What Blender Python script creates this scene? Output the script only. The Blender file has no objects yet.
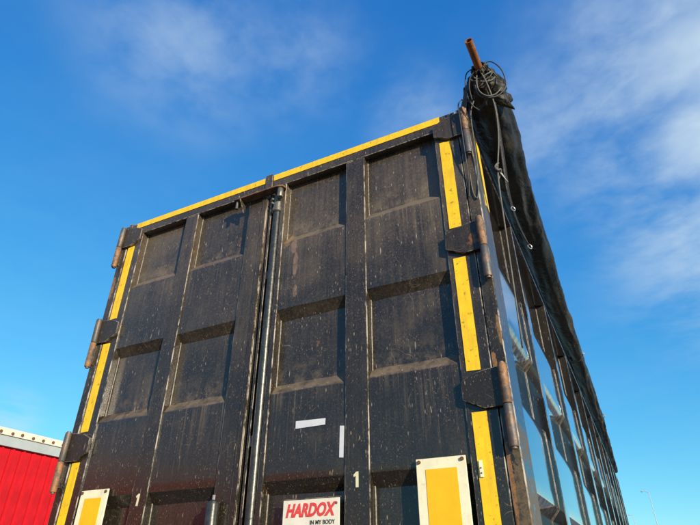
import bpy, bmesh, math, random
from mathutils import Vector, Matrix, noise
R = math.radians
random.seed(7)
C = bpy.context.scene.collection
S = bpy.context.scene

# ------------------------------------------------------------------ camera
cam = bpy.data.cameras.new('camera'); co = bpy.data.objects.new('camera', cam); C.objects.link(co)
cam.sensor_width = 36; cam.lens = 27.17; cam.clip_start = 0.02; cam.clip_end = 3000
co.location = (1.593, -2.064, 1.6)
co.rotation_euler = (R(90 + 31.37), 0, R(26.77))
S.camera = co
# ------------------------------------------------------------------ light, sky, exposure
SUN = Vector((1.5, -1.0, 0.46)).normalized()
sun_el = math.asin(SUN.z); sun_rot = math.atan2(SUN.x, SUN.y)
sl = bpy.data.lights.new('sun', 'SUN'); so = bpy.data.objects.new('sun', sl); C.objects.link(so)
sl.energy = 4.3; sl.angle = R(0.53); sl.color = (1.0, 0.87, 0.68)
so.rotation_euler = (-SUN).to_track_quat('-Z', 'Y').to_euler(); so.location = (8, -6, 12)
S.view_settings.view_transform = 'Standard'; S.view_settings.look = 'None'
S.view_settings.exposure = 0.7; S.view_settings.gamma = 1.0
S.cycles.max_bounces = 8

W = bpy.data.worlds.new('World'); S.world = W; W.use_nodes = True
class NT:
    """tiny node helper"""
    def __init__(s, tree): s.t = tree; s.n = tree.nodes; s.l = tree.links
    def new(s, typ, **kw):
        nd = s.n.new(typ)
        for k, v in kw.items():
            if k.startswith('i_'): nd.inputs[k[2:].replace('_', ' ')].default_value = v
            else: setattr(nd, k, v)
        return nd
    def put(s, sock, v):
        if isinstance(v, bpy.types.NodeSocket): s.l.new(v, sock)
        else: sock.default_value = v
    def m(s, op, a, b=0.0, c=0.0, clamp=False):
        nd = s.n.new('ShaderNodeMath'); nd.operation = op; nd.use_clamp = clamp
        for k, v in enumerate((a, b, c)): s.put(nd.inputs[k], v)
        return nd.outputs[0]
    def vm(s, op, a, b=(0, 0, 0)):
        nd = s.n.new('ShaderNodeVectorMath'); nd.operation = op
        s.put(nd.inputs[0], a); s.put(nd.inputs[1], b)
        return nd
    def mix(s, f, a, b):
        nd = s.n.new('ShaderNodeMix'); nd.data_type = 'RGBA'
        s.put(nd.inputs[0], f)
        for k, v in ((6, a), (7, b)):
            if isinstance(v, tuple) and len(v) == 3: v = v + (1,)
            s.put(nd.inputs[k], v)
        return nd.outputs[2]
    def ramp(s, x, lo, hi, a=0.0, b=1.0, smooth=True):
        nd = s.n.new('ShaderNodeMapRange'); nd.clamp = True
        nd.interpolation_type = 'SMOOTHSTEP' if smooth else 'LINEAR'
        for k, v in enumerate((x, lo, hi, a, b)): s.put(nd.inputs[k], v)
        return nd.outputs[0]
    def noise(s, vec, scale, detail=4, rough=.55, dist=0.0, stretch=None, off=None):
        if stretch or off:
            mp = s.n.new('ShaderNodeMapping'); s.l.new(vec, mp.inputs[0])
            if stretch: mp.inputs['Scale'].default_value = stretch
            if off: mp.inputs['Location'].default_value = off
            vec = mp.outputs[0]
        nd = s.n.new('ShaderNodeTexNoise'); s.l.new(vec, nd.inputs['Vector'])
        nd.inputs['Scale'].default_value = scale; nd.inputs['Detail'].default_value = detail
        nd.inputs['Roughness'].default_value = rough; nd.inputs['Distortion'].default_value = dist
        return nd.outputs['Fac']
    def voro(s, vec, scale, stretch=None, feature='F1', off=None):
        if stretch or off:
            mp = s.n.new('ShaderNodeMapping'); s.l.new(vec, mp.inputs[0])
            if stretch: mp.inputs['Scale'].default_value = stretch
            if off: mp.inputs['Location'].default_value = off
            vec = mp.outputs[0]
        nd = s.n.new('ShaderNodeTexVoronoi'); nd.feature = feature; s.l.new(vec, nd.inputs['Vector'])
        nd.inputs['Scale'].default_value = scale
        return nd

w = NT(W.node_tree); w.n.clear()
sky = w.new('ShaderNodeTexSky'); sky.sky_type = 'NISHITA'; sky.sun_disc = False
sky.sun_elevation = sun_el; sky.sun_rotation = sun_rot
sky.air_density = 1.0; sky.dust_density = 0.0; sky.ozone_density = 3.0; sky.altitude = 50
# the phone's blue: the sky's channels toned alike in every direction
ssp = w.new('ShaderNodeSeparateColor'); w.l.new(sky.outputs[0], ssp.inputs[0])
scm = w.new('ShaderNodeCombineColor')
for k, (gain, gam) in enumerate(((1.25, 1.32), (1.44, .85), (1.30, .47))):
    w.put(scm.inputs[k], w.m('MULTIPLY', w.m('POWER', w.m('MULTIPLY', ssp.outputs[k], .106), gam), gain / .2437))
tc = w.new('ShaderNodeTexCoord')
sep = w.new('ShaderNodeSeparateXYZ'); w.l.new(tc.outputs['Generated'], sep.inputs[0])
zc = w.m('MAXIMUM', sep.outputs[2], 0.04)
cx = w.m('DIVIDE', sep.outputs[0], zc); cy = w.m('DIVIDE', sep.outputs[1], zc)
cmb = w.new('ShaderNodeCombineXYZ'); w.put(cmb.inputs[0], cx); w.put(cmb.inputs[1], cy)
n1 = w.noise(cmb.outputs[0], 1.5, 5, .5, .15, off=(2.3, 5.1, 0))
n2 = w.noise(cmb.outputs[0], 5.0, 6, .55, .2, off=(0.7, 1.1, 0))
# the cloud banks of this sky, by direction, soft and broken up by the noise
banks = None
for d, rad, amt in (((-.48, .37, .79), .20, .42), ((-.36, .49, .79), .14, .36), ((.25, .72, .65), .31, .80),
                    ((.23, .84, .49), .23, .60), ((.02, .73, .68), .15, .50), ((-.20, .65, .73), .10, .34),
                    ((-.84, .50, .22), .05, .35), ((.55, .60, .58), .35, .72), ((.3, -.7, .6), .4, .6), ((-.6, -.6, .5), .4, .55)):
    dd = Vector(d).normalized()
    dist = w.vm('DISTANCE', tc.outputs['Generated'], tuple(dd)).outputs['Value']
    f = w.m('MULTIPLY', w.ramp(dist, rad * 1.25, rad * .15), amt)
    banks = f if banks is None else w.m('MAXIMUM', banks, f)
n3 = w.noise(cmb.outputs[0], 14.0, 5, .6, .3, off=(4.0, 2.0, 0))
dens = w.m('ADD', w.m('ADD', w.m('MULTIPLY', n1, .60), w.m('MULTIPLY', n2, .33)), w.m('MULTIPLY', n3, .13))
cl = w.m('MULTIPLY', w.ramp(dens, .37, .70), w.m('ADD', banks, .03))
core = w.ramp(w.vm('DISTANCE', tc.outputs['Generated'], tuple(Vector((.27, .73, .63)).normalized())).outputs['Value'], .30, .04)
cl = w.m('MAXIMUM', cl, w.m('MULTIPLY', w.m('MULTIPLY', core, w.ramp(w.m('ADD', n1, w.m('MULTIPLY', n2, .3)), .46, .80)), .85))
skyc = w.mix(cl, scm.outputs[0], (2.75, 3.35, 3.75))
bg = w.new('ShaderNodeBackground'); bg.inputs['Strength'].default_value = 0.15
w.l.new(skyc, bg.inputs['Color'])
wo = w.new('ShaderNodeOutputWorld'); w.l.new(bg.outputs[0], wo.inputs['Surface'])

# ------------------------------------------------------------------ materials
def mat(name):
    m = bpy.data.materials.new(name); m.use_nodes = True
    t = NT(m.node_tree); t.n.clear()
    b = t.new('ShaderNodeBsdfPrincipled'); o = t.new('ShaderNodeOutputMaterial'); t.l.new(b.outputs[0], o.inputs[0])
    return m, t, b
def objco(t): return t.new('ShaderNodeTexCoord').outputs['Object']
def bump(t, b, h, strength, dist):
    bp = t.new('ShaderNodeBump'); bp.inputs['Strength'].default_value = strength; bp.inputs['Distance'].default_value = dist
    t.put(bp.inputs['Height'], h); t.l.new(bp.outputs[0], b.inputs['Normal'])

def paint(name, base=(.017, .0135, .010), dust=(.15, .112, .074), dusty=1.0, rough=(.20, .62), chips=1.0, edge=0.0, rust=1.0, wav=.0, patches=(), bmp=.12, ledges=(), coat=0.0, ior=1.43):
    m, t, b = mat(name); p = objco(t)
    geo = t.new('ShaderNodeNewGeometry')
    nz = t.new('ShaderNodeSeparateXYZ'); t.l.new(geo.outputs['Normal'], nz.inputs[0])
    streak = t.noise(p, 1.0, 5, .6, stretch=(55, 55, 2.2))
    big = t.noise(p, 2.6, 6, .62, .4)
    fine = t.noise(p, 95, 4, .65)
    hi = t.new('ShaderNodeSeparateXYZ'); t.l.new(p, hi.inputs[0])
    d = t.m('ADD', t.m('MULTIPLY', streak, .40), t.m('ADD', t.m('MULTIPLY', big, .85), t.ramp(hi.outputs[2], 1.9, 3.7, -.14, .12)))
    d = t.ramp(d, .48, .98)
    oi = t.new('ShaderNodeObjectInfo')
    d = t.m('ADD', t.m('MULTIPLY', d, t.ramp(oi.outputs['Random'], 0, 1, .34, .62, False)), t.m('MULTIPLY', t.ramp(fine, .42, .75), t.ramp(hi.outputs[2], 2.0, 3.5, .10, .30)))
    drip = t.m('MULTIPLY', t.ramp(t.noise(p, 1.0, 4, .6, stretch=(130, 130, 3.0), off=(3, 1, 4)), .58, .74), t.ramp(t.noise(p, 5, 4, off=(1, 8, 3)), .44, .66))
    d = t.m('ADD', d, t.m('MULTIPLY', drip, .6))
    up = t.ramp(nz.outputs[2], .15, .6, 0, .60)          # dust settles on the ledges
    d = t.m('MULTIPLY', t.m('ADD', d, t.m('MULTIPLY', up, t.ramp(t.noise(p, 18, 4), .2, .6))), dusty, clamp=True)
    for z0 in ledges:                                     # dirty water runs down from each ledge
        band = t.m('MULTIPLY', t.ramp(hi.outputs[2], z0 - .38, z0 - .01), t.m('LESS_THAN', hi.outputs[2], z0 + .004))
        run = t.ramp(t.noise(p, 1.0, 5, .65, stretch=(75, 75, 1.2), off=(z0 * 7, 2, z0)), .47, .66)
        d = t.m('ADD', d, t.m('MULTIPLY', t.m('MULTIPLY', band, run), t.ramp(t.noise(p, 4.5, 4, .6, off=(z0, 9, 4)), .40, .68, .0, .50)))
        low = t.m('MULTIPLY', t.ramp(hi.outputs[2], z0 + .22, z0 + .05), t.m('GREATER_THAN', hi.outputs[2], z0))
        d = t.m('ADD', d, t.m('MULTIPLY', t.m('MULTIPLY', low, t.ramp(t.noise(p, 16, 5, .7, off=(z0, 5, 1)), .42, .68)), .45))
    d = t.m('MINIMUM', d, 1.0)
    col = t.mix(d, base, dust)
    rr = t.ramp(d, 0, .8, rough[0], rough[1], False)
    # pale flecks: small stone chips and dried splashes
    for sc, st, thr, keep, c, k in ((75, (1, 1, .26), .22, .62, (.42, .31, .20), .9), (150, (1, 1, .40), .28, .62, (.34, .22, .12), .8), (24, (1.5, 1, .20), .12, .70, (.48, .42, .34), .9), (9, (2.4, 1, .26), .07, .62, (.46, .42, .37), .8), (260, (1, 1, .7), .30, .66, (.32, .22, .13), .6)):
        v = t.voro(p, sc, st)
        sepc = t.new('ShaderNodeSeparateColor'); t.l.new(v.outputs['Color'], sepc.inputs[0])
        f = t.m('MULTIPLY', t.ramp(v.outputs['Distance'], thr, thr * .45), t.m('GREATER_THAN', sepc.outputs[0], keep))
        f = t.m('MULTIPLY', f, t.ramp(t.noise(p, 6, 3, off=(sc, 0, 0)), .36, .60))
        f = t.m('MULTIPLY', f, k * chips, clamp=True)
        col = t.mix(f, col, c)
    # scratches
    wv = t.vm('ADD', p, (0, 0, 0)).outputs[0]
    nn = t.new('ShaderNodeTexNoise'); nn.inputs['Scale'].default_value = 4; t.l.new(p, nn.inputs['Vector'])
    sv = t.vm('SCALE', nn.outputs['Color']); sv.inputs[3].default_value = .35
    vv = t.voro(t.vm('ADD', wv, sv.outputs[0]).outputs[0], 6.5, feature='DISTANCE_TO_EDGE')
    sc = t.m('MULTIPLY', t.ramp(vv.outputs['Distance'], .010, .003), t.ramp(t.noise(p, 7, 4, off=(9, 3, 1)), .55, .68))
    col = t.mix(t.m('MULTIPLY', sc, .45 * chips), col, (.32, .27, .20))
    # rust
    ru = t.m('MULTIPLY', t.ramp(t.noise(p, 8, 8, .7, off=(3, 7, 2)), .64, .72), rust)
    col = t.mix(t.m('MULTIPLY', ru, .8), col, (.22, .085, .026))
    for (px, pz, rx, rz, c) in patches:                   # scraped spots with a shape of their own
        mp = t.new('ShaderNodeMapping'); t.l.new(p, mp.inputs[0])
        mp.inputs['Location'].default_value = (-px / rx, 0, -pz / rz); mp.inputs['Scale'].default_value = (1 / rx, 0, 1 / rz)
        ln = t.vm('LENGTH', mp.outputs[0]).outputs['Value']
        ln = t.m('ADD', ln, t.m('MULTIPLY', t.m('SUBTRACT', t.noise(p, 60, 4), .5), .9))
        f = t.m('MULTIPLY', t.ramp(ln, 1.02, .9), t.m('MULTIPLY', t.ramp(t.noise(p, 220, 3), .3, .5, .45, .92), t.ramp(t.noise(p, 26, 6, .7), .32, .56, .25, 1.0)))
        col = t.mix(f, col, c); rr = t.m('MAXIMUM', rr, t.m('MULTIPLY', f, .7))
    if edge:
        sp = t.new('ShaderNodeSeparateXYZ'); t.l.new(geo.outputs['True Normal'], sp.inputs[0])
        ax = t.m('ABSOLUTE', sp.outputs[0]); ay = t.m('ABSOLUTE', sp.outputs[1]); az = t.m('ABSOLUTE', sp.outputs[2])
        mx = t.m('MAXIMUM', t.m('MAXIMUM', ax, ay), az)
        e = t.ramp(mx, .985, .93)
        e = t.m('MULTIPLY', e, t.ramp(t.noise(p, 30, 5, .7, stretch=(1, 1, .35)), .42, .60))
        col = t.mix(t.m('MULTIPLY', e, edge), col, (.40, .35, .28))
    t.l.new(col, b.inputs['Base Color']); t.put(b.inputs['Roughness'], rr)
    h = t.m('ADD', t.m('MULTIPLY', fine, .6), t.m('MULTIPLY', t.noise(p, 320, 2), .5))
    h = t.m('ADD', h, t.m('MULTIPLY', t.noise(p, 7, 2), wav))
    bump(t, b, h, bmp, .004)
    b.inputs['Coat Weight'].default_value = coat; b.inputs['Coat Roughness'].default_value = .05 if coat > .9 else .12; b.inputs['IOR'].default_value = ior
    return m

BR = (.20, .125, .085)
M = {}
M['panel'] = paint('weathered_black_panel', dusty=1.0, chips=.68, coat=.30, ledges=(3.26, 2.387, 1.53),
    patches=[(.245 - .05, 3.22, .020, .05, BR), (.262 - .05, 3.10, .016, .075, BR), (.27 - .05, 2.93, .013, .045, BR), (.15, 3.28, .02, .05, (.28, .15, .05))])
M['frame'] = paint('weathered_black_frame', dusty=.9, chips=.75, edge=.9, coat=.2)
M['leaf'] = paint('black_hinge_leaf', dusty=.6, chips=.6, edge=.5, rough=(.3, .6))
TAN = (.115, .082, .045)
M['post'] = paint('weathered_black_post', dusty=.9, chips=.7, edge=.9, rust=1.2,
    patches=[(1.228, 1.80, .034, .19, TAN), (1.236, 2.05, .02, .10, (.10, .075, .045)), (1.20, 1.9, .010, .16, (.26, .115, .035)), (1.198, 2.36, .014, .05, (.26, .115, .035)), (1.24, 2.50, .008, .07, (.22, .12, .05)), (-1.235, 3.30, .02, .09, (.26, .13, .06))])
M['side'] = paint('glossy_black_side', base=(.010, .011, .013), dusty=.30, chips=.3, rough=(.06, .38), edge=.35, rust=.3, bmp=.03, coat=1.0, ior=1.7)

def rusty(name, mixamt, dark=(.035, .03, .028), pale=(.33, .30, .27), orange=(.29, .135, .05), r=.65):
    m, t, b = mat(name); p = objco(t)
    a = t.noise(p, 22, 7, .7, .5); c = t.noise(p, 90, 5, .7)
    col = t.mix(t.ramp(a, .36, .6), dark, orange)
    col = t.mix(t.m('MULTIPLY', t.ramp(c, .5, .75), .6), col, pale)
    col = t.mix(t.ramp(t.noise(p, 9, 5, .6, off=(4, 4, 4)), .44 + mixamt, .60 + mixamt), col, dark)
    t.l.new(col, b.inputs['Base Color']); b.inputs['Roughness'].default_value = r; b.inputs['Metallic'].default_value = .25
    bump(t, b, t.m('ADD', a, c), .5, .004)
    return m
M['rust_barrel'] = rusty('rusted_hinge_steel', .10, dark=(.07, .06, .05))
M['worn_barrel'] = rusty('worn_hinge_steel', -.06, dark=(.085, .08, .072), orange=(.19, .10, .05), r=.45)
M['rust_pipe'] = rusty('rusty_pipe', .3, dark=(.12, .05, .02), pale=(.30, .15, .06), orange=(.30, .105, .025), r=.7)
M['rust_strip'] = rusty('rusted_edge_strip', .06, dark=(.05, .035, .028), pale=(.16, .12, .09), orange=(.19, .095, .045), r=.75)

def simple(name, col, rough, var=.25, metal=0.0, sc=14, bmp=.1, dirt=None, dirt_amt=0, spec=.5):
    m, t, b = mat(name); p = objco(t)
    n = t.noise(p, sc, 6, .65)
    c = t.mix(t.ramp(n, .25, .75), tuple(v * (1 - var) for v in col), tuple(min(1, v * (1 + var * .5)) for v in col))
    if dirt:
        f = t.m('MULTIPLY', t.ramp(t.noise(p, 38, 7, .72, off=(5, 2, 8)), .57, .68), dirt_amt)
        c = t.mix(f, c, dirt)
    if name == 'yellow_reflective_tape':                  # grimy film in streaks, worn print cells
        film = t.m('MULTIPLY', t.ramp(t.noise(p, 1.0, 5, .65, stretch=(60, 60, 7)), .42, .72), .40)
        c = t.mix(film, c, (.42, .25, .03))
        cell = t.voro(p, 130, feature='DISTANCE_TO_EDGE'); c = t.mix(t.ramp(cell.outputs['Distance'], .10, .03, 0, .22), c, (.55, .36, .03))
    t.l.new(c, b.inputs['Base Color']); b.inputs['Roughness'].default_value = rough; b.inputs['Metallic'].default_value = metal
    b.inputs['Specular IOR Level'].default_value = spec
    bump(t, b, n, bmp, .003)
    return m
M['tape'] = simple('yellow_reflective_tape', (.88, .54, .004), .42, .16, dirt=(.10, .055, .02), dirt_amt=.85)
M['cream'] = simple('faded_marker_border', (.76, .70, .48), .5, .12, dirt=(.4, .3, .15), dirt_amt=.35)
M['amber'] = simple('amber_marker_field', (.86, .45, .004), .45, .10)
M['plate'] = simple('cream_name_plate', (.68, .63, .52), .45, .10, dirt=(.35, .28, .18), dirt_amt=.4)
M['letter_red'] = simple('red_lettering', (.62, .055, .05), .5, .15)
M['letter_dark'] = simple('dark_lettering', (.03, .03, .03), .5, .1)
M['digit'] = simple('pale_yellow_sticker', (.62, .58, .38), .5, .1, dirt=(.3, .25, .15), dirt_amt=.5)
M['white'] = simple('white_tape_scrap', (.55, .56, .58), .5, .10, dirt=(.3, .28, .25), dirt_amt=.4)
M['bar'] = simple('greasy_steel_bar', (.075, .074, .066), .33, .45, .65, 40, .35, dirt=(.10, .055, .03), dirt_amt=.7)
M['brass'] = simple('old_steel_collar', (.16, .15, .12), .38, .4, .5, 50, .4, dirt=(.14, .07, .03), dirt_amt=.8)
M['bead'] = simple('weld_bead_paint', (.19, .165, .13), .45, .75, .0, 70, .6, dirt=(.03, .03, .03), dirt_amt=.9)
M['darkbead'] = simple('side_weld_bead', (.10, .085, .065), .35, .8, .0, 60, .6, dirt=(.03, .03, .03), dirt_amt=.9)
M['bolt'] = simple('rusted_bolt', (.16, .07, .03), .7, .4, .2, 60)
M['cord'] = simple('grey_cord', (.12, .11, .09), .7, .4, 0, 40)
M['cordd'] = simple('black_cord', (.035, .034, .034), .6, .4, 0, 40)
M['steel'] = simple('bare_ring_steel', (.5, .48, .44), .35, .2, .8)
M['strap'] = simple('pale_strap_webbing', (.36, .34, .29), .7, .3)
M['tyre'] = simple('tyre_rubber', (.022, .022, .022), .8, .3)
M['rim'] = simple('silver_wheel_rim', (.45, .45, .45), .4, .2, .7)
M['chassis'] = simple('black_chassis_paint', (.02, .02, .022), .5, .4, dirt=(.10, .08, .06), dirt_amt=.6)
M['lampred'] = simple('red_lamp_lens', (.45, .02, .02), .2, .1)
M['red'] = simple('red_wall_cladding', (.47, .005, .010), .55, .25, sc=1.2, bmp=.0, spec=.25)
M['fascia'] = simple('pale_grey_fascia', (.33, .36, .35), .5, .10, sc=2)
M['trim'] = simple('cream_roof_edge', (.62, .56, .44), .6, .10, sc=2)
M['roof'] = simple('grey_metal_roof', (.45, .46, .47), .4, .1)
M['mast'] = simple('hazed_galvanised_mast', (.42, .44, .45), .6, .1, .2)  # greyed bluish so far posts fade into the sky: haze painted into the colour
M['glass'] = simple('lamp_glass', (.30, .33, .36), .2, .1)

m, t, b = mat('tarpaulin'); p = objco(t)
n = t.noise(p, 5, 4, .5, .8, stretch=(1, .5, 1)); f = t.noise(p, 80, 4, .6)
c = t.mix(t.ramp(n, .40, .75), (.017, .016, .014), (.062, .052, .037))
c = t.mix(t.m('MULTIPLY', t.ramp(f, .55, .78), .16), c, (.15, .125, .09))
t.l.new(c, b.inputs['Base Color']); b.inputs['Roughness'].default_value = .55; b.inputs['Specular IOR Level'].default_value = .25
cr = t.m('ABSOLUTE', t.m('SUBTRACT', t.noise(p, 9, 3, .5, .6, stretch=(1, .7, 1)), .5))
cr2 = t.m('ABSOLUTE', t.m('SUBTRACT', t.noise(p, 22, 3, .5, .4), .5))
bump(t, b, t.m('ADD', t.m('ADD', t.m('MULTIPLY', cr, -3.0), t.m('MULTIPLY', cr2, -1.2)), t.m('MULTIPLY', f, .12)), .55, .012)
M['tarp'] = m

m, t, b = mat('yard_concrete'); p = objco(t)
n = t.noise(p, .5, 8, .6); f = t.noise(p, 30, 5, .6)
c = t.mix(t.ramp(n, .3, .7), (.08, .077, .07), (.15, .145, .135)); c = t.mix(t.m('MULTIPLY', f, .35), c, (.08, .078, .072))
t.l.new(c, b.inputs['Base Color']); b.inputs['Roughness'].default_value = .85; bump(t, b, f, .3, .01)
M['ground'] = m

# ------------------------------------------------------------------ mesh helpers
class MB:
    def __init__(s): s.v = []; s.f = []
    def add(s, vs, fs):
        o = len(s.v); s.v += [tuple(v) for v in vs]; s.f += [tuple(i + o for i in f) for f in fs]; return s
    def box(s, x0, x1, y0, y1, z0, z1):
        return s.add([(x0, y0, z0), (x1, y0, z0), (x1, y1, z0), (x0, y1, z0), (x0, y0, z1), (x1, y0, z1), (x1, y1, z1), (x0, y1, z1)],
                     [(3, 2, 1, 0), (4, 5, 6, 7), (0, 1, 5, 4), (1, 2, 6, 5), (2, 3, 7, 6), (3, 0, 4, 7)])
    def prism(s, poly, f):
        """poly: list of 2-D points counter-clockwise; f(u,v,w) -> 3-D, w = 0 front, 1 back"""
        n = len(poly)
        s.add([f(u, v, 0) for u, v in poly] + [f(u, v, 1) for u, v in poly],
              [tuple(range(n)), tuple(range(2 * n - 1, n - 1, -1))] + [(i, i + n, (i + 1) % n + n, (i + 1) % n) for i in range(n)])
        return s
    def tube(s, pts, r, n=10, caps=True):
        pts = [Vector(q) for q in pts]; k = len(pts)
        rs = r if isinstance(r, (list, tuple)) else [r] * k
        ring = []; prev = None
        for i in range(k):
            tdir = (pts[min(i + 1, k - 1)] - pts[max(i - 1, 0)]).normalized()
            if prev is None:
                a = Vector((0, 0, 1)) if abs(tdir.z) < .9 else Vector((1, 0, 0))
                prev = tdir.cross(a).normalized()
            u = (prev - tdir * prev.dot(tdir)).normalized(); prev = u; q = tdir.cross(u)
            ring += [pts[i] + (u * math.cos(2 * math.pi * j / n) + q * math.sin(2 * math.pi * j / n)) * rs[i] for j in range(n)]
        fs = [(i * n + j, i * n + (j + 1) % n, (i + 1) * n + (j + 1) % n, (i + 1) * n + j) for i in range(k - 1) for j in range(n)]
        if caps: fs += [tuple(range(n - 1, -1, -1)), tuple((k - 1) * n + j for j in range(n))]
        return s.add(ring, fs)
    def grid(s, rows):
        a, b = len(rows), len(rows[0])
        return s.add([q for r in rows for q in r], [(i * b + j, i * b + j + 1, (i + 1) * b + j + 1, (i + 1) * b + j) for i in range(a - 1) for j in range(b - 1)])
    def build(s, name, m, parent=None, bevel=0, smooth=None, segs=2, loc=None):
        me = bpy.data.meshes.new(name); me.from_pydata(s.v, [], s.f)
        bm = bmesh.new(); bm.from_mesh(me); bmesh.ops.recalc_face_normals(bm, faces=bm.faces); bm.to_mesh(me); bm.free()
        me.materials.append(M[m])
        if smooth is not None:
            for q in me.polygons: q.use_smooth = True
            me.set_sharp_from_angle(angle=R(smooth))
        o = bpy.data.objects.new(name, me); C.objects.link(o)
        if parent: o.parent = parent
        if loc: o.location = loc
        if bevel:
            bv = o.modifiers.new('bevel', 'BEVEL'); bv.width = bevel; bv.segments = segs; bv.limit_method = 'ANGLE'; bv.angle_limit = R(40)
        return o
def empty(name, label, cat, loc=(0, 0, 0), group=None):
    o = bpy.data.objects.new(name, None); C.objects.link(o); o.location = loc; o.empty_display_size = .3
    o['label'] = label; o['category'] = cat
    if group: o['group'] = group
    return o
def share(o, parent, loc=None, name=None):
    c = o.copy(); C.objects.link(c); c.parent = parent
    if loc is not None: c.location = loc
    return c
def box(name, m, parent, *d, bevel=.004): return MB().box(*d).build(name, m, parent, bevel)
def nz(x, y, z): return noise.noise(Vector((x, y, z)))

# ------------------------------------------------------------------ ground
g = MB().add([(-1500, -1500, 0), (1500, -1500, 0), (1500, 1500, 0), (-1500, 1500, 0)], [(0, 1, 2, 3)]).build('ground', 'ground')
g['kind'] = 'structure'; g['label'] = 'worn grey concrete yard'

# ------------------------------------------------------------------ red building
BX = 1.593 - 20.0; BY0, BY1 = -36.0, 30.0
bld = empty('red_building', 'long red corrugated metal building with grey fascia and cream roof edge', 'building', (BX, 0, 0))
PW = .42
def cladding(n=1):
    mb = MB(); pr = []
    # trapezoid profile along y with proud x; one sheet = one module, seams left open as thin shadow lines
    prof = [(0, 0), (.05, 0), (.075, .05), (.135, .05), (.16, 0), (PW - .02, 0)]
    z0, z1 = .35, 5.84
    fr = [(x, y, z0) for y, x in prof] + [(-.03, PW - .02, z0), (-.03, 0, z0)]
    k = len(fr)
    mb.add(fr + [(x, y, z1) for x, y, z in fr], [(i, (i + 1) % k, (i + 1) % k + k, i + k) for i in range(k)] + [tuple(range(k - 1, -1, -1)), tuple(range(k, 2 * k))])
    return mb.build('cladding_panel', 'red', bld)
cp = cladding(); npan = int((BY1 - BY0) / PW); cp.location = (0, BY0, 0)
for i in range(1, npan): share(cp, bld, (0, BY0 + i * PW, 0))
BL = npan * PW
MB().box(-14, -.04, BY0, BY0 + BL, .01, 5.9).build('wall_core', 'chassis', bld)
MB().box(-.06, .10, BY0, BY0 + BL, 0.0, .345).build('plinth', 'fascia', bld, .01)
fa = MB().box(-.1, .16, BY0 - .1, BY0 + BL + .1, 5.845, 6.19).build('fascia', 'fascia', bld, .01)
tr = MB().box(-.2, .22, BY0 - .15, BY0 + BL + .15, 6.194, 6.44).build('roof_edge', 'trim', bld, .015)
bo = MB().tube([(.215, 0, 6.285), (.25, 0, 6.285)], .055, 10).build('bolt', 'bolt', tr)
y = BY0 + 14.0; bo.location = (0, y, 0)
while y < BY0 + BL - .4:
    y += .42; share(bo, tr, (0, y + random.uniform(-.03, .03), random.uniform(-.012, .012)))
MB().prism([(-14.2, 6.2), (-.25, 6.2), (-.25, 6.30), (-7.1, 7.1), (-14.2, 6.30)], lambda u, v, w_: (u, BY0 - .1 + w_ * (BL + .2), v)).build('roof', 'roof', bld)

# ------------------------------------------------------------------ lamp posts
def lamp_post(label, loc, h, arm):
    e = empty('lamp_post', label, 'lamp post', loc, 'lamp posts beyond the trailer')
    MB().tube([(0, 0, 0), (0, 0, h * .5), (0, 0, h)], [.07, .05, .032], 10).build('mast', 'mast', e, smooth=40)
    MB().tube([(0, 0, h - .05), (arm * .7, 0, h + .12), (arm * 1.6, 0, h + .16)], .035, 8).build('arm', 'mast', e, smooth=40)
    x0, x1 = sorted((arm * 1.4, arm * 2.1))
    hd = MB().box(x0, x1, -.16, .16, h + .10, h + .21).build('lamp_head', 'mast', e, .05)
    MB().box(x0 + .08, x1 - .08, -.12, .12, h + .07, h + .098).build('lens', 'glass', hd)
    MB().box(-.3, .3, -.3, .3, 0.0, .06).build('base_plate', 'mast', e, .01)
lamp_post('slim pale lamp post standing clear of the trailer against open sky', (2.85, 83.0, 0), 12.0, -.45)
lamp_post('farther lamp post close beside the front end of the trailer', (-.15, 112.5, 0), 12.0, -.35)

# ------------------------------------------------------------------ trailer
T = empty('tipping_trailer', 'black steel tipping trailer with yellow tape around its dirty rear doors', 'trailer')
ZT = 3.795; ZR = 3.695; ZB = 1.10; D = .045
ROWS = [(2.835, 3.26), (1.986, 2.387), (1.24, 1.53)]
CH = .052

def wavy_sheet(x0, x1, z0, z1, yy, seed, amp=.0025, nx=9, nzc=26):
    rows = []
    for i in range(nzc + 1):
        zz = z0 + (z1 - z0) * i / nzc
        rows.append([(x0 + (x1 - x0) * j / nx, yy + amp * nz(2.2 * (x0 + (x1 - x0) * j / nx) + seed, 1.7 * zz, seed), zz) for j in range(nx + 1)])
    return MB().grid(rows)
def raised(x0, x1, zb, zt, seed, yf=.009, amp=.003):
    """one pressed trapezoid: underside, face and ledge"""
    prof = [(D + .004, zb - CH)]
    for k in range(4): prof.append((D + .004 + (yf + .004 - D - .004) * (k + 1) / 4 * .93, zb - CH + CH * (k + 1) / 4 * .93))
    prof += [(yf + .0010, zb + .002), (yf, zb + .008)]
    for k in range(1, 10): prof.append((yf, zb + .008 + (zt - zb - .016) * k / 10))
    prof += [(yf, zt - .008), (yf + .001, zt - .002), (yf + .005, zt + .006)]
    for k in range(1, 5): prof.append((yf + .005 + (D + .004 - yf - .005) * k / 4, zt + .006 + (CH - .006) * k / 4))
    nx = 10; rows = []
    for (yy, zz) in prof:
        rows.append([(x0 + (x1 - x0) * j / nx, yy + amp * nz(2.6 * (x0 + (x1 - x0) * j / nx) + seed, 2.1 * zz, seed) + .0006 * nz(14 * (x0 + j * .05), 14 * zz, seed),
                      zz + .003 * nz(7 * (x0 + (x1 - x0) * j / nx), seed, 3 + zz)) for j in range(nx + 1)])
    return MB().grid(rows)
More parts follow.
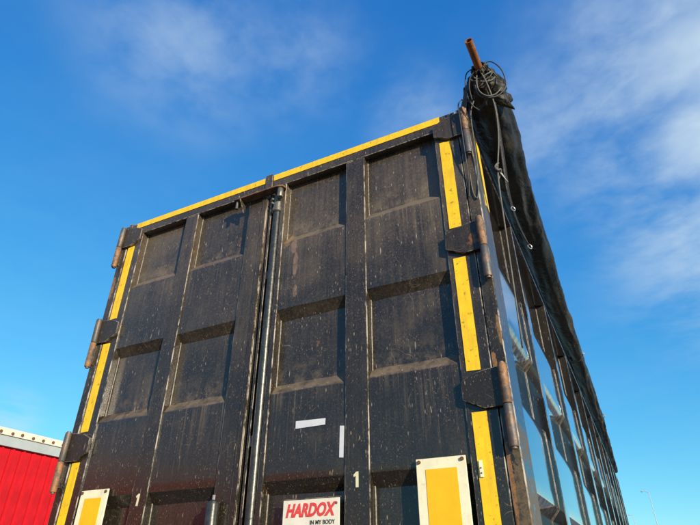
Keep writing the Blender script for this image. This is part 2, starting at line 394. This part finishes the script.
def bead(x, yy, z0, z1, seed, r=.0042, skip=()):
    pts = []; rs = []; n = int((z1 - z0) / .018)
    for i in range(n + 1):
        zz = z0 + (z1 - z0) * i / n
        pts.append((x + .0015 * nz(zz * 9, seed, 0), yy + .001 * nz(zz * 8, seed, 4), zz)); rs.append(r * (1 + .35 * nz(zz * 40, seed, 7)))
    return MB().tube(pts, rs, 6)

def make_door(side, label):
    if side > 0: X0, X1 = .004, 1.188; cols = [(.118, .525), (.641, 1.06)]; stiles = [(.088, .118), (1.06, 1.188)]; ribs = [(.525, .641)]; bx0 = .0045
    else: X0, X1 = -1.188, -.012; cols = [(-1.062, -.673), (-.57, -.15)]; stiles = [(-1.188, -1.062), (-.15, -.012)]; ribs = [(-.673, -.57)]; bx0 = -1.1875
    dr = MB().box(X0 + .001, X1 - .001, D + .012, D + .028, ZB + .002, ZT - .002).build('door', 'frame', T)
    dr['label'] = label
    for (a, c) in stiles: box('stile', 'frame', dr, a, c, 0.0, D + .010, ZB, ZR - .0005)
    for (a, c) in ribs: box('rib', 'frame', dr, a, c, .0015, D + .010, ZB + .102, ZR - .0005)
    box('rail', 'frame', dr, X0, X1, -.001, D + .010, ZR, ZT)
    for k, (a, c) in enumerate(((cols[0][0], cols[0][1]), (cols[1][0], cols[1][1]))):
        box('rail', 'frame', dr, a, c, .0005, D + .010, ZB + .0005, ZB + .10)
        sd = 11 * k + 37 * (side > 0)
        wavy_sheet(a, c, ZB + .09, ZR + .004, D + .004, sd).build('back_sheet', 'panel', dr, smooth=60)
        for j, (zb, zt) in enumerate(ROWS):
            raised(a + .0005, c - .0005, zb, zt, sd + 5 * j + 1).build('raised_panel', 'panel', dr, smooth=24)
        bead(a + .003, D + .001, ZB + .10, ZR, sd).build('weld_bead', 'bead', dr, smooth=60)
        bead(c - .002, D + .001, ZB + .10, ZR, sd + 3).build('weld_bead', 'bead', dr, smooth=60)
    return dr
doorR = make_door(1, 'door leaf carrying the lettered name plate and white tape scraps')
doorL = make_door(-1, 'door leaf with the short locking bar and a pale digit')
box('edge_strip', 'post', doorL, -.047, -.014, -.006, .001, ZB + .02, ZR - .01, bevel=.002)
box('edge_strip', 'frame', doorR, .006, .020, .004, D + .010, ZB + .02, ZR - .002, bevel=.002)

# corner posts
posts = []
for s in (1, -1):
    x0, x1 = sorted((s * 1.192, s * 1.25))
    po = MB().box(x0, x1, -.002, .20, .95, 3.80).build('corner_post', 'post', T, .005); posts.append(po)
    x0, x1 = sorted((s * 1.205, s * 1.238)); box('post_cap', 'post', po, x0, x1, .01, .15, 3.802, 3.825)
tp = MB().box(1.2495, 1.2525, .125, .194, 3.22, 3.66).build('tape_strip', 'tape', posts[0])

# hinges
HZ = [2.16 + 1.6, 1.447 + 1.6, .738 + 1.6, .03 + 1.6]
for s in (1, -1):
    for k, h in enumerate(HZ):
        poly = [(-.19, h - .118), (-.106, h - .158), (-.020, h - .156), (-.020, h), (-.06, h - .001), (-.13, h - .012), (-.19, h - .040)]
        if s < 0: poly = [(-u, v) for u, v in reversed(poly)]
        jx = random.uniform(-.003, .003)
        lf = MB().prism(poly, lambda u, v, w_: (s * 1.25 + u + jx, -.020 + w_ * .0195, v)).build('hinge', 'leaf', T, .003)
        bxp = s * 1.233
        lean = random.uniform(-.004, .004)
        up = MB().tube([(bxp + lean, -.031, h - .153), (bxp + lean, -.031, h - .15), (bxp, -.031, h - .01), (bxp, -.031, h + .004)], [.0160, .0178, .0178, .016], 18).build('barrel', 'rust_barrel' if s > 0 else 'worn_barrel', lf, smooth=35)
        lo = MB().tube([(bxp + lean, -.031, h - .312), (bxp + lean, -.031, h - .305), (bxp + lean, -.031, h - .160), (bxp + lean, -.031, h - .156)], [.016, .0178, .0178, .016], 18).build('barrel', 'worn_barrel' if s > 0 else 'rust_barrel', lf, smooth=35)
        MB().tube([(bxp + lean, -.031, h - .32), (bxp, -.031, h + .010)], .011, 10).build('pin', 'worn_barrel', lf, smooth=40)
        a, c = sorted((bxp - s * .006, bxp + s * .012))
        box('weld_block', 'post', lf, a, c, -.028, -.001, h - .29, h - .17, bevel=.003)

# yellow tape, each strip its own piece
def tape(parent, x0, x1, z0, z1, cut=.004, y=-.0032):
    q = [(x0, z0 + random.uniform(0, cut)), (x1, z0 + random.uniform(0, cut)), (x1 + random.uniform(-.001, .001), z1 - random.uniform(0, cut)), (x0, z1 - random.uniform(0, cut))]
    return MB().prism(q, lambda u, v, w_: (u, y + w_ * .0028, v)).build('tape_strip', 'tape', parent)
for dr, cx_ in ((doorR, 1.114), (doorL, -1.145)):
    for (z0, z1) in ((1.447, 2.003), (.740, 1.283), (.038, .576), (-.42, -.14)):
        tape(dr, cx_ - .029, cx_ + .029, z0 + 1.6, z1 + 1.6)
tape(doorR, .022, 1.099, ZT - .047, ZT - .001, .002, -.0042)
tape(doorL, -1.138, -.036, ZT - .047, ZT - .001, .002, -.0042)

# marker boards
def marker(dr, x0, x1, z1, label):
    z0 = z1 - .56
    mk = MB().box(x0, x1, -.012, -.004, z0, z1).build('marker_board', 'cream', dr, .0015); mk['label'] = label
    MB().box(x0 + .038, x1 - .036, -.0138, -.0115, z0 + .040, z1 - .040).build('amber_field', 'amber', mk)
    for xx in (x0 + .013, x1 - .013):
        for zz in (z0 + .012, z1 - .012):
            MB().tube([(xx, -.019, zz), (xx, -.0105, zz)], [.0065, .008], 8).build('bolt', 'bolt', mk, smooth=40)
marker(doorR, .846, 1.044, 2.018, 'cream bordered amber marker board')
marker(doorL, -1.030, -.832, 2.022, 'cream bordered amber marker board')

# name plate with its lettering
def text(body, size, loc, m, parent, name, shear=0.0, off=0.0, align='CENTER', sx=1.0):
    cu = bpy.data.curves.new(name, 'FONT'); cu.body = body; cu.size = size; cu.shear = shear; cu.offset = off; cu.extrude = .0006
    cu.align_x = align; cu.resolution_u = 3
    tmp = bpy.data.objects.new(name, cu); C.objects.link(tmp)
    dg = bpy.context.evaluated_depsgraph_get(); me = bpy.data.meshes.new_from_object(tmp.evaluated_get(dg))
    bpy.data.objects.remove(tmp)
    me.materials.clear(); me.materials.append(M[m])
    o = bpy.data.objects.new(name, me); C.objects.link(o); o.parent = parent
    o.location = loc; o.rotation_euler = (R(90), 0, 0); o.scale = (sx, 1, 1)
    return o
PX0, PX1, PZ0, PZ1 = .238, .507, 1.786, 1.904
np_ = MB().box(PX0, PX1, -.006, -.0005, PZ0, PZ1).build('name_plate', 'plate', doorR, .0015); np_['label'] = 'cream plate lettered HARDOX in red'
for zz in (PZ0 - .004, PZ1): box('plate_frame', 'frame', np_, PX0 - .006, PX1 + .006, -.008, -.0003, zz, zz + .004, bevel=.001)
box('mounting', 'frame', np_, PX0 + .03, PX1 - .03, .0, D + .003, PZ0 + .02, PZ1 - .02)
text('HARDOX', .068, ((PX0 + PX1) / 2 - .006, -.0068, PZ0 + .054), 'letter_red', np_, 'lettering', .28, .0030, sx=.78)
text('IN MY BODY', .022, (PX1 - .020, -.0068, PZ0 + .022), 'letter_dark', np_, 'lettering', 0, .0004, 'RIGHT', .92)
text('®', .014, (PX1 - .014, -.0068, PZ1 - .026), 'letter_dark', np_, 'lettering', 0, 0, 'CENTER')
def one(parent, x, z, h, tilt=0.0, y=-.0012):
    wd = h * .20
    q = [(-wd * .5, 0), (wd * .5, 0), (wd * .5, h), (-wd * .25, h), (-wd * 1.35, h * .80), (-wd * 1.25, h * .66), (-wd * .5, h * .74)]
    ca, sa = math.cos(tilt), math.sin(tilt)
    return MB().prism([(x + u * ca - v * sa, z + u * sa + v * ca) for u, v in q], lambda u, v, w_: (u, y + w_ * .002, v)).build('digit', 'digit', parent)
one(doorR, .584, 1.936, .060); one(doorL, -.625, 1.930, .056, -.06)

# scraps of white tape
def scrap(pts): MB().prism(pts, lambda u, v, w_: (u, .0045 + w_ * .0025, v)).build('tape_scrap', 'white', doorR)
scrap([(.272, 2.204), (.424, 2.206), (.426, 2.234), (.272, 2.238)])
scrap([(.498, 2.06), (.517, 2.058), (.520, 2.190), (.500, 2.192)])

# locking bars and the keeper at the top
lb = MB().tube([(.060, .010, 1.0), (.060, .010, 3.51)], .0235, 20).build('locking_bar', 'bar', T, smooth=40)
lb['label'] = 'full height locking bar in the channel between the doors'
MB().tube([(.060, .010, 3.495), (.060, .010, 3.50), (.060, .010, 3.522), (.060, .010, 3.525), (.060, .010, 3.615), (.060, .010, 3.62)], [.028, .034, .034, .029, .029, .025], 18).build('collar', 'brass', lb, smooth=35)
MB().tube([(.060, .010, 3.61), (.060, .010, 3.660)], .023, 16).build('bar_head', 'brass', lb, smooth=40)
for zz in (3.555, 3.585): MB().tube([(.045, -.016, zz), (.040, -.028, zz)], .006, 8).build('bolt', 'steel', lb, smooth=40)
MB().tube([(.098, -.030, 3.575), (.098, -.030, 3.58), (.098, -.030, 3.635), (.098, -.030, 3.64)], [.016, .019, .019, .016], 14).build('pivot_boss', 'brass', lb, smooth=40)
for zz in (3.05, 2.15, 1.5):
    box('bar_guide', 'frame', lb, .022, .032, .006, D + .01, zz, zz + .05)
KZ = 3.641
kp = MB().prism([(-.235, -.002), (-.235, -.050), (-.220, -.060), (.02, -.060), (.09, -.058), (.122, -.045), (.130, -.018), (.118, -.002)][::-1], lambda u, v, w_: (u, v, KZ + w_ * .011)).build('keeper_plate', 'rust_strip', T, .002)
kp['label'] = 'rusty keeper plate over the door joint'
MB().prism([(-.003, KZ), (-.060, KZ), (-.010, KZ - .080), (-.003, KZ - .080)], lambda u, v, w_: (-.185 + .008 * w_, u, v)).build('gusset', 'frame', kp, .001)
MB().prism([(-.003, KZ + .012), (-.055, KZ + .012), (-.055, KZ + .022), (-.012, KZ + .055), (-.003, KZ + .055)], lambda u, v, w_: (-.070 + .010 * w_, u, v)).build('gusset', 'rust_strip', kp, .001)
MB().tube([(-.215, -.040, KZ - .055), (-.215, -.040, KZ + .002)], [.009, .008], 10).build('pin', 'worn_barrel', kp, smooth=40)
MB().prism([(-.012, KZ + .012), (-.056, KZ + .012), (-.056, KZ + .03), (-.012, KZ + .024)], lambda u, v, w_: (-.232 + .04 * w_, u, v)).build('stop_block', 'frame', kp, .002)
box('joint_clip', 'frame', kp, -.033, .018, -.012, -.0045, KZ + .012, 3.803, bevel=.002)
lb2 = MB().tube([(-.118, -.034, 1.0), (-.118, -.034, 1.905), (-.118, -.034, 1.917), (-.118, -.034, 1.925)], [.029, .029, .025, .012], 20).build('locking_bar', 'bar', T, smooth=35)
lb2['label'] = 'short locking bar ending in a rounded cap'
MB().tube([(-.118, -.034, 1.92), (-.118, -.034, 1.945)], .007, 8).build('tip_pin', 'steel', lb2, smooth=40)
box('bar_bracket', 'frame', lb2, -.15, -.088, -.030, .0, 1.60, 1.66)
# small riveted clip on the tape
cl_ = box('riveted_clip', 'cream', doorR, 1.090, 1.104, -.008, -.003, 1.935, 1.995, bevel=.002)
for zz in (1.950, 1.968): MB().tube([(1.097, -.0095, zz), (1.097, -.0075, zz)], .003, 8).build('rivet', 'bolt', cl_)

# side walls: pressed sheets between ribs
YEND = 12.6; PITCH = 1.35; XF = 1.212; XB = 1.166
ROWS_S = [(2.72, 3.11), (1.93, 2.316), (1.24, 1.53)]
def side_wall(s, detail):
    X = lambda x: s * x
    def bx(name, m, par, xa, xb, *r, bevel=.005):
        a, c = sorted((X(xa), X(xb))); return box(name, m, par, a, c, *r, bevel=bevel)
    sw = bx('side_wall', 'side', T, 1.125, 1.140, .06, YEND, ZB, 3.70)
    bx('top_rail', 'side', sw, 1.135, 1.243, .202, YEND, 3.70, 3.79)
    bx('bottom_rail', 'side', sw, 1.135, 1.243, .202, YEND, .98, 1.16)
    ys = [.202]
    k = 0
    while 1.08 + PITCH * k < YEND - .3:
        bx('rib', 'side', sw, 1.14, 1.241, 1.08 + PITCH * k, 1.20 + PITCH * k, 1.161, 3.699)
        ys += [1.08 + PITCH * k, 1.20 + PITCH * k]; k += 1
    ys.append(YEND)
    if detail:
        for i in range(0, len(ys), 2):
            y0, y1 = ys[i], ys[i + 1]
            ny = 12
            for j, (zb, zt) in enumerate(ROWS_S):
                prof = [(XB - .001, zb - CH), (XF - .004, zb - .003), (XF, zb + .006)] + [(XF, zb + .006 + (zt - zb - .012) * q / 6) for q in range(1, 6)] + [(XF, zt - .006), (XF - .004, zt + .003), (XB - .001, zt + CH)]
                rows = [[(X(xx + .0014 * nz(1.3 * (y0 + (y1 - y0) * q / ny), 2 * zz, i + j)), y0 + .001 + (y1 - y0 - .002) * q / ny, zz) for q in range(ny + 1)] for xx, zz in prof]
                MB().grid(rows).build('raised_panel', 'side', sw, smooth=24)
            rows = [[(X(XB + .0016 * nz(1.1 * (y0 + (y1 - y0) * q / ny), 1.5 * zz, i)), y0 + (y1 - y0) * q / ny, zz) for q in range(ny + 1)] for zz in [1.12 + 2.6 * r_ / 20 for r_ in range(21)]]
            MB().grid(rows).build('back_sheet', 'side', sw, smooth=60)
            pts = []; rs = []
            # welds follow the rib flank down the folds of the sheet
            zz = 3.69
            path = [(XB, 3.69)]
            for (zb, zt) in ROWS_S: path += [(XB + .001, zt + CH), (XF + .001, zt), (XF + .001, zb), (XB + .001, zb - CH)]
            path.append((XB, 1.17))
            for (xa, za), (xb, zb_) in zip(path[:-1], path[1:]):
                n = max(2, int(abs(zb_ - za) / .03))
                for q in range(n): pts.append((X(xa + (xb - xa) * q / n), y1 - .002, za + (zb_ - za) * q / n)); rs.append((.0042) * (1 + .3 * nz(za * 30 + q * 2.3, i, 0)))
            MB().tube(pts, rs, 6).build('weld_bead', 'darkbead', sw, smooth=60)
    return sw
swR = side_wall(1, True); swL = side_wall(-1, False)
box('front_wall', 'side', T, -1.245, 1.245, YEND + .002, YEND + .10, ZB, 3.79)
box('floor', 'chassis', T, -1.12, 1.12, .08, YEND, ZB - .08, ZB + .02)

# undercarriage
for s in (1, -1):
    a, c = sorted((s * .40, s * .52)); box('chassis_beam', 'chassis', T, a, c, .25, YEND - .3, .72, 1.015, bevel=.01)
box('rear_sill', 'chassis', T, -1.25, 1.25, .0, .20, .86, 1.095, bevel=.008)
bump_ = box('rear_bumper', 'chassis', T, -1.2, 1.2, .05, .15, .42, .56, bevel=.01)
for s in (-.5, .5): box('bumper_arm', 'chassis', bump_, s - .04, s + .04, .07, .13, .562, .858)
for s in (-1, 1):
    a, c = sorted((s * .80, s * 1.18)); lc = box('lamp_cluster', 'chassis', bump_, a, c, .02, .048, .43, .55)
    for q in range(3): MB().tube([(a + .065 + .125 * q, .008, .49), (a + .065 + .125 * q, .019, .49)], .045, 18).build('lamp_lens', 'lampred', lc, smooth=40)
def wheel(x, y):
    s = 1 if x > 0 else -1
    wz = .50
    prof = [(-.13, .30), (-.15, .34), (-.15, .46), (-.12, .495), (.12, .495), (.15, .46), (.15, .34), (.13, .30)]
    n = 40; mb = MB(); vs = []
    for i in range(n):
        a = 2 * math.pi * i / n
        vs += [(x + u, y + r_ * math.cos(a), wz + r_ * math.sin(a)) for u, r_ in prof]
    k = len(prof)
    mb.add(vs, [(i * k + j, i * k + (j + 1) % k, ((i + 1) % n) * k + (j + 1) % k, ((i + 1) % n) * k + j) for i in range(n) for j in range(k)])
    wh = mb.build('wheel', 'tyre', T, smooth=30)
    MB().tube([(x + s * .02, y, wz), (x + s * .03, y, wz), (x + s * .10, y, wz), (x + s * .105, y, wz)], [.305, .305, .16, .12], 28).build('rim', 'rim', wh, smooth=30)
for y in (1.9, 3.25, 4.6):
    for x in (-1.02, 1.02): wheel(x, y)
    MB().tube([(-.9, y, .5), (.9, y, .5)], .07, 14).build('axle', 'chassis', T, smooth=40)
    for x in (-.46, .46): box('axle_hanger', 'chassis', T, x - .05, x + .05, y - .08, y + .08, .53, .74)
for x in (-.75, .75):
    box('landing_leg', 'chassis', T, x - .06, x + .06, 8.6, 8.72, .03, 1.02); box('landing_foot', 'chassis', T, x - .14, x + .14, 8.5, 8.82, .0, .03)
    box('leg_brace', 'chassis', T, min(x, x * .6), max(x, x * .6), 8.62, 8.70, .85, .93)

# ------------------------------------------------------------------ rolled tarpaulin
TX, TZ = 1.325, 3.885
TP = empty('rolled_tarpaulin', 'dark tarpaulin rolled on a rusty pipe along the trailer side top', 'tarpaulin', (TX, 0, TZ))
def rel(pts): return [(x - TX, y, z - TZ) for x, y, z in pts]
rows = []; NY = 340; NA = 48
for i in range(NY + 1):
    u = i / NY; y = -.02 + 12.50 * u ** 1.3
    near = math.exp(-max(0, y) / .8)
    cxx = -.040 * min(1, max(0, y) / 8) - .004 * math.sin(y * 1.1); czz = -.006 * math.sin(y * .9 + .4) - .004 * math.sin(y * 2.3)
    r0 = .092 - .012 * min(1, max(0, y) / 7) + .022 * math.exp(-((y - .55) / .55) ** 2) + .010 * math.exp(-((y - 1.9) / .5) ** 2)
    far = max(0, y - 7.5) / 5; cxx -= .050 * far; r0 -= .028 * far; czz -= .02 * far
    row = []
    for j in range(NA + 1):
        a = 2 * math.pi * (j % NA) / NA
        ca, sa = math.cos(a), math.sin(a)
        tw = a + y * .35
        fold = .005 * math.sin(3 * tw + 1.5 * nz(y * .8, 2, 0)) + .003 * math.sin(7 * tw + y * 2)
        cr = nz(ca * 1.6 + 3, y * (1.6 + 3 * near), sa * 1.6)
        fold += (.018 + .034 * near) * (1 - 2.4 * abs(cr)) * .5 + (.002 + .010 * near) * nz(ca * 3, y * 10, sa * 3 + 5)
        fold -= .045 * math.exp(-((y + .02) / .10) ** 2)
        fold -= .012 * math.exp(-((y - 4.35) / .06) ** 2) + .012 * math.exp(-((y - 7.3) / .06) ** 2)
        r = r0 + fold
        hollow = .035 * max(0, .35 - ca) * max(0, min(1, -sa * 2))
        row.append((cxx + r * ca * 1.06, y, czz + r * sa * (1.0 if sa > 0 else .86) + hollow))
    rows.append(row)
mb = MB().grid(rows)
mb.add([rows[0][j] for j in range(NA)], [tuple(range(NA))]); mb.add([rows[-1][j] for j in range(NA)], [tuple(range(NA))])
mb.build('canvas_roll', 'tarp', TP, smooth=50)
for yy in (4.35, 7.3):
    pts = []
    for j in range(25):
        a = 2 * math.pi * j / 24; pts.append((-.022 + .094 * math.cos(a), yy + .02 * math.sin(a * 2), .002 + .082 * math.sin(a)))
    MB().tube(pts, .005, 6).build('lashing', 'cordd', TP, smooth=60)
    MB().prism([(0, 0), (.03, -.012), (.045, .008), (.012, .02)], lambda u, v, w_: (.070 + u * .6, yy - .02 + .010 * w_, .005 + v)).build('loose_end', 'strap', TP)
# pipe, its open end pointing out past the doors and a little up
pA = Vector((1.364 - TX, -.283, 3.944 - TZ)); pB = Vector((1.383 - TX, .30, 3.80 + .045 - TZ + .02))
pd = (pB - pA).normalized(); pu = pd.cross(Vector((0, 0, 1))).normalized(); pv = pu.cross(pd)
n = 22; vs = []
for (tt, r_) in ((0, .0200), (0, .0160), (.22, .0160), ((pB - pA).length, .0200)):
    vs += [tuple(pA + pd * tt + (pu * math.cos(2 * math.pi * j / n) + pv * math.sin(2 * math.pi * j / n)) * r_) for j in range(n)]
fs = []
for a, b_ in ((3, 0), (0, 1), (1, 2)): fs += [(a * n + j, a * n + (j + 1) % n, b_ * n + (j + 1) % n, b_ * n + j) for j in range(n)]
MB().add(vs, fs + [tuple(2 * n + j for j in range(n)), tuple(3 * n + j for j in range(n))]).build('pipe', 'rust_pipe', TP, smooth=40)
# bunched end of the canvas: crumpled folds tied on the pipe, flaring to a loose corner
rows = []; NY2 = 34; NA2 = 96
for i in range(NY2 + 1):
    u = i / NY2; y = -.125 + .19 * u
    pc = pA + pd * ((y - pA.y) / pd.y)
    row = []
    for j in range(NA2 + 1):
        a = 2 * math.pi * (j % NA2) / NA2; ca, sa = math.cos(a), math.sin(a)
        da = (a - R(312) + math.pi) % (2 * math.pi) - math.pi
        tip = max(0, 1 - abs(da) / .75)
        yy = y + u * u * (.035 * tip + .05 * nz(ca * 1.5, sa * 1.5, 9))
        r = .030 + .062 * min(1, u * 1.5) ** .8 + .075 * tip * u ** 1.5
        r -= .016 * math.exp(-((u - .20) / .09) ** 2)
        f1 = nz(ca * 1.9 + 7, sa * 1.9, u * 2.2); f2 = nz(ca * 3.6 + 1, sa * 3.6 + 2, u * 5.5)
        r += (.012 + .030 * u) * (.42 - 1.6 * abs(f1)) + (.010 + .010 * u) * (.3 - 1.3 * abs(f2)) + .006 * abs(math.sin(5.5 * a + 6 * u)) - .003
        row.append((pc.x * (1 - .25 * u) + r * ca, yy, pc.z - .010 * u + r * sa * .95))
    rows.append(row)
bn = MB().grid(rows).build('bunched_end', 'tarp', TP, smooth=28)
bn.modifiers.new('thick', 'SOLIDIFY').thickness = .004
def smooth_path(pts, n=8):
    P = [Vector(q) for q in pts]; out = []
    for i in range(len(P) - 1):
        a, b_, c, d = P[max(i - 1, 0)], P[i], P[i + 1], P[min(i + 2, len(P) - 1)]
        for k in range(n):
            q = k / n
            out.append(.5 * ((2 * b_) + (c - a) * q + (2 * a - 5 * b_ + 4 * c - d) * q * q + (3 * b_ - a - 3 * c + d) * q ** 3))
    return out + [P[-1]]
def cord(pts, r, m, n=8): return MB().tube(smooth_path(rel(pts), n), r, 7).build('cord', m, TP, smooth=60)
def loop(yc, rx, rz, tilt, ph, m, turns=1.0, r=.0030, sx=0.0, sz=0.0):
    pts = []
    for k in range(15):
        a = ph + 2 * math.pi * turns * k / 14
        pts.append((1.376 + sx + rx * math.cos(a) * (1 + .10 * math.sin(3 * a + ph)), yc + tilt * math.sin(a + .6) + .010 * math.sin(2 * a + ph), 3.893 + sz + rz * math.sin(a)))
    cord(pts, r, m, 5)
loop(-.098, .044, .042, .012, .3, 'cord', 2.1); loop(-.088, .048, .046, -.012, 1.7, 'cordd', 2.2); loop(-.075, .060, .056, .02, 3.1, 'cord', 1.6)
cord([(1.385, -.11, 3.945), (1.43, -.10, 3.955), (1.468, -.09, 3.90), (1.482, -.08, 3.83), (1.475, -.07, 3.765), (1.43, -.08, 3.715), (1.385, -.10, 3.705), (1.345, -.11, 3.73), (1.335, -.12, 3.80)], .0034, 'cordd')
cord([(1.36, -.11, 3.94), (1.305, -.11, 3.925), (1.285, -.10, 3.86), (1.283, -.09, 3.78), (1.298, -.07, 3.72), (1.325, -.05, 3.69)], .0034, 'cordd')
cord([(1.345, -.12, 3.90), (1.315, -.115, 3.87), (1.303, -.11, 3.80), (1.305, -.10, 3.73)], .0032, 'cordd')
cord([(1.352, -.12, 3.865), (1.345, -.12, 3.80), (1.352, -.12, 3.745), (1.38, -.11, 3.71), (1.42, -.09, 3.72), (1.455, -.07, 3.77)], .0034, 'cord')
cord([(1.378, -.118, 3.87), (1.392, -.115, 3.80), (1.404, -.08, 3.70), (1.402, -.045, 3.60), (1.388, -.035, 3.47), (1.368, -.03, 3.36), (1.356, -.03, 3.29), (1.347, -.02, 3.18), (1.340, .0, 3.05), (1.328, .04, 2.85), (1.316, .07, 2.62), (1.308, .10, 2.50), (1.300, .14, 2.46), (1.298, .17, 2.49)], .0038, 'cord')
cord([(1.31, -.03, 3.83), (1.265, -.04, 3.825), (1.225, -.055, 3.78), (1.222, -.058, 3.66), (1.220, -.05, 3.54), (1.216, -.03, 3.40), (1.212, -.012, 3.30), (1.200, -.008, 3.2)], .003, 'cordd')
cord([(1.30, -.02, 3.80), (1.275, -.03, 3.70), (1.268, -.02, 3.50), (1.258, -.008, 3.30), (1.24, -.010, 3.18), (1.222, -.008, 3.22), (1.220, -.008, 3.34)], .003, 'cord')
MB().tube(smooth_path(rel([(1.365, -.03, 3.33), (1.350, -.042, 3.305), (1.357, -.05, 3.275), (1.370, -.03, 3.285), (1.360, -.015, 3.265), (1.347, -.02, 3.24)])), .0055, 7).build('knot', 'cord', TP, smooth=60)
def strap(pts, w0, w1, name='strap', m='strap'):
    P = smooth_path(rel(pts), 6); rows = []
    for i, q in enumerate(P):
        ww = w0 + (w1 - w0) * i / (len(P) - 1); tw = 1.2 * i / len(P)
        dx = Vector((math.cos(tw) * .3, math.sin(tw), .1)).normalized() * ww * .5
        rows.append([tuple(q - dx), tuple(q), tuple(q + dx)])
    o = MB().grid(rows).build(name, m, TP, smooth=60); o.modifiers.new('thick', 'SOLIDIFY').thickness = .003
    return o
strap([(1.40, .02, 3.80), (1.392, .03, 3.55), (1.382, .05, 3.35), (1.372, .10, 3.22), (1.375, .22, 3.13), (1.388, .40, 3.11)], .012, .045, m='tarp')
strap([(1.358, -.02, 3.30), (1.374, -.02, 3.25), (1.389, -.02, 3.21)], .012, .010)
def ring(c, r_):
    pts = [(c[0] + r_ * math.cos(a) * .6, c[1] + r_ * math.cos(a) * .8, c[2] + r_ * math.sin(a)) for a in [2 * math.pi * k / 16 for k in range(17)]]
    MB().tube(rel(pts), r_ * .24, 6).build('ring', 'steel', TP, smooth=60)
ring((1.374, .13, 3.16), .012); ring((1.390, .42, 3.105), .013)
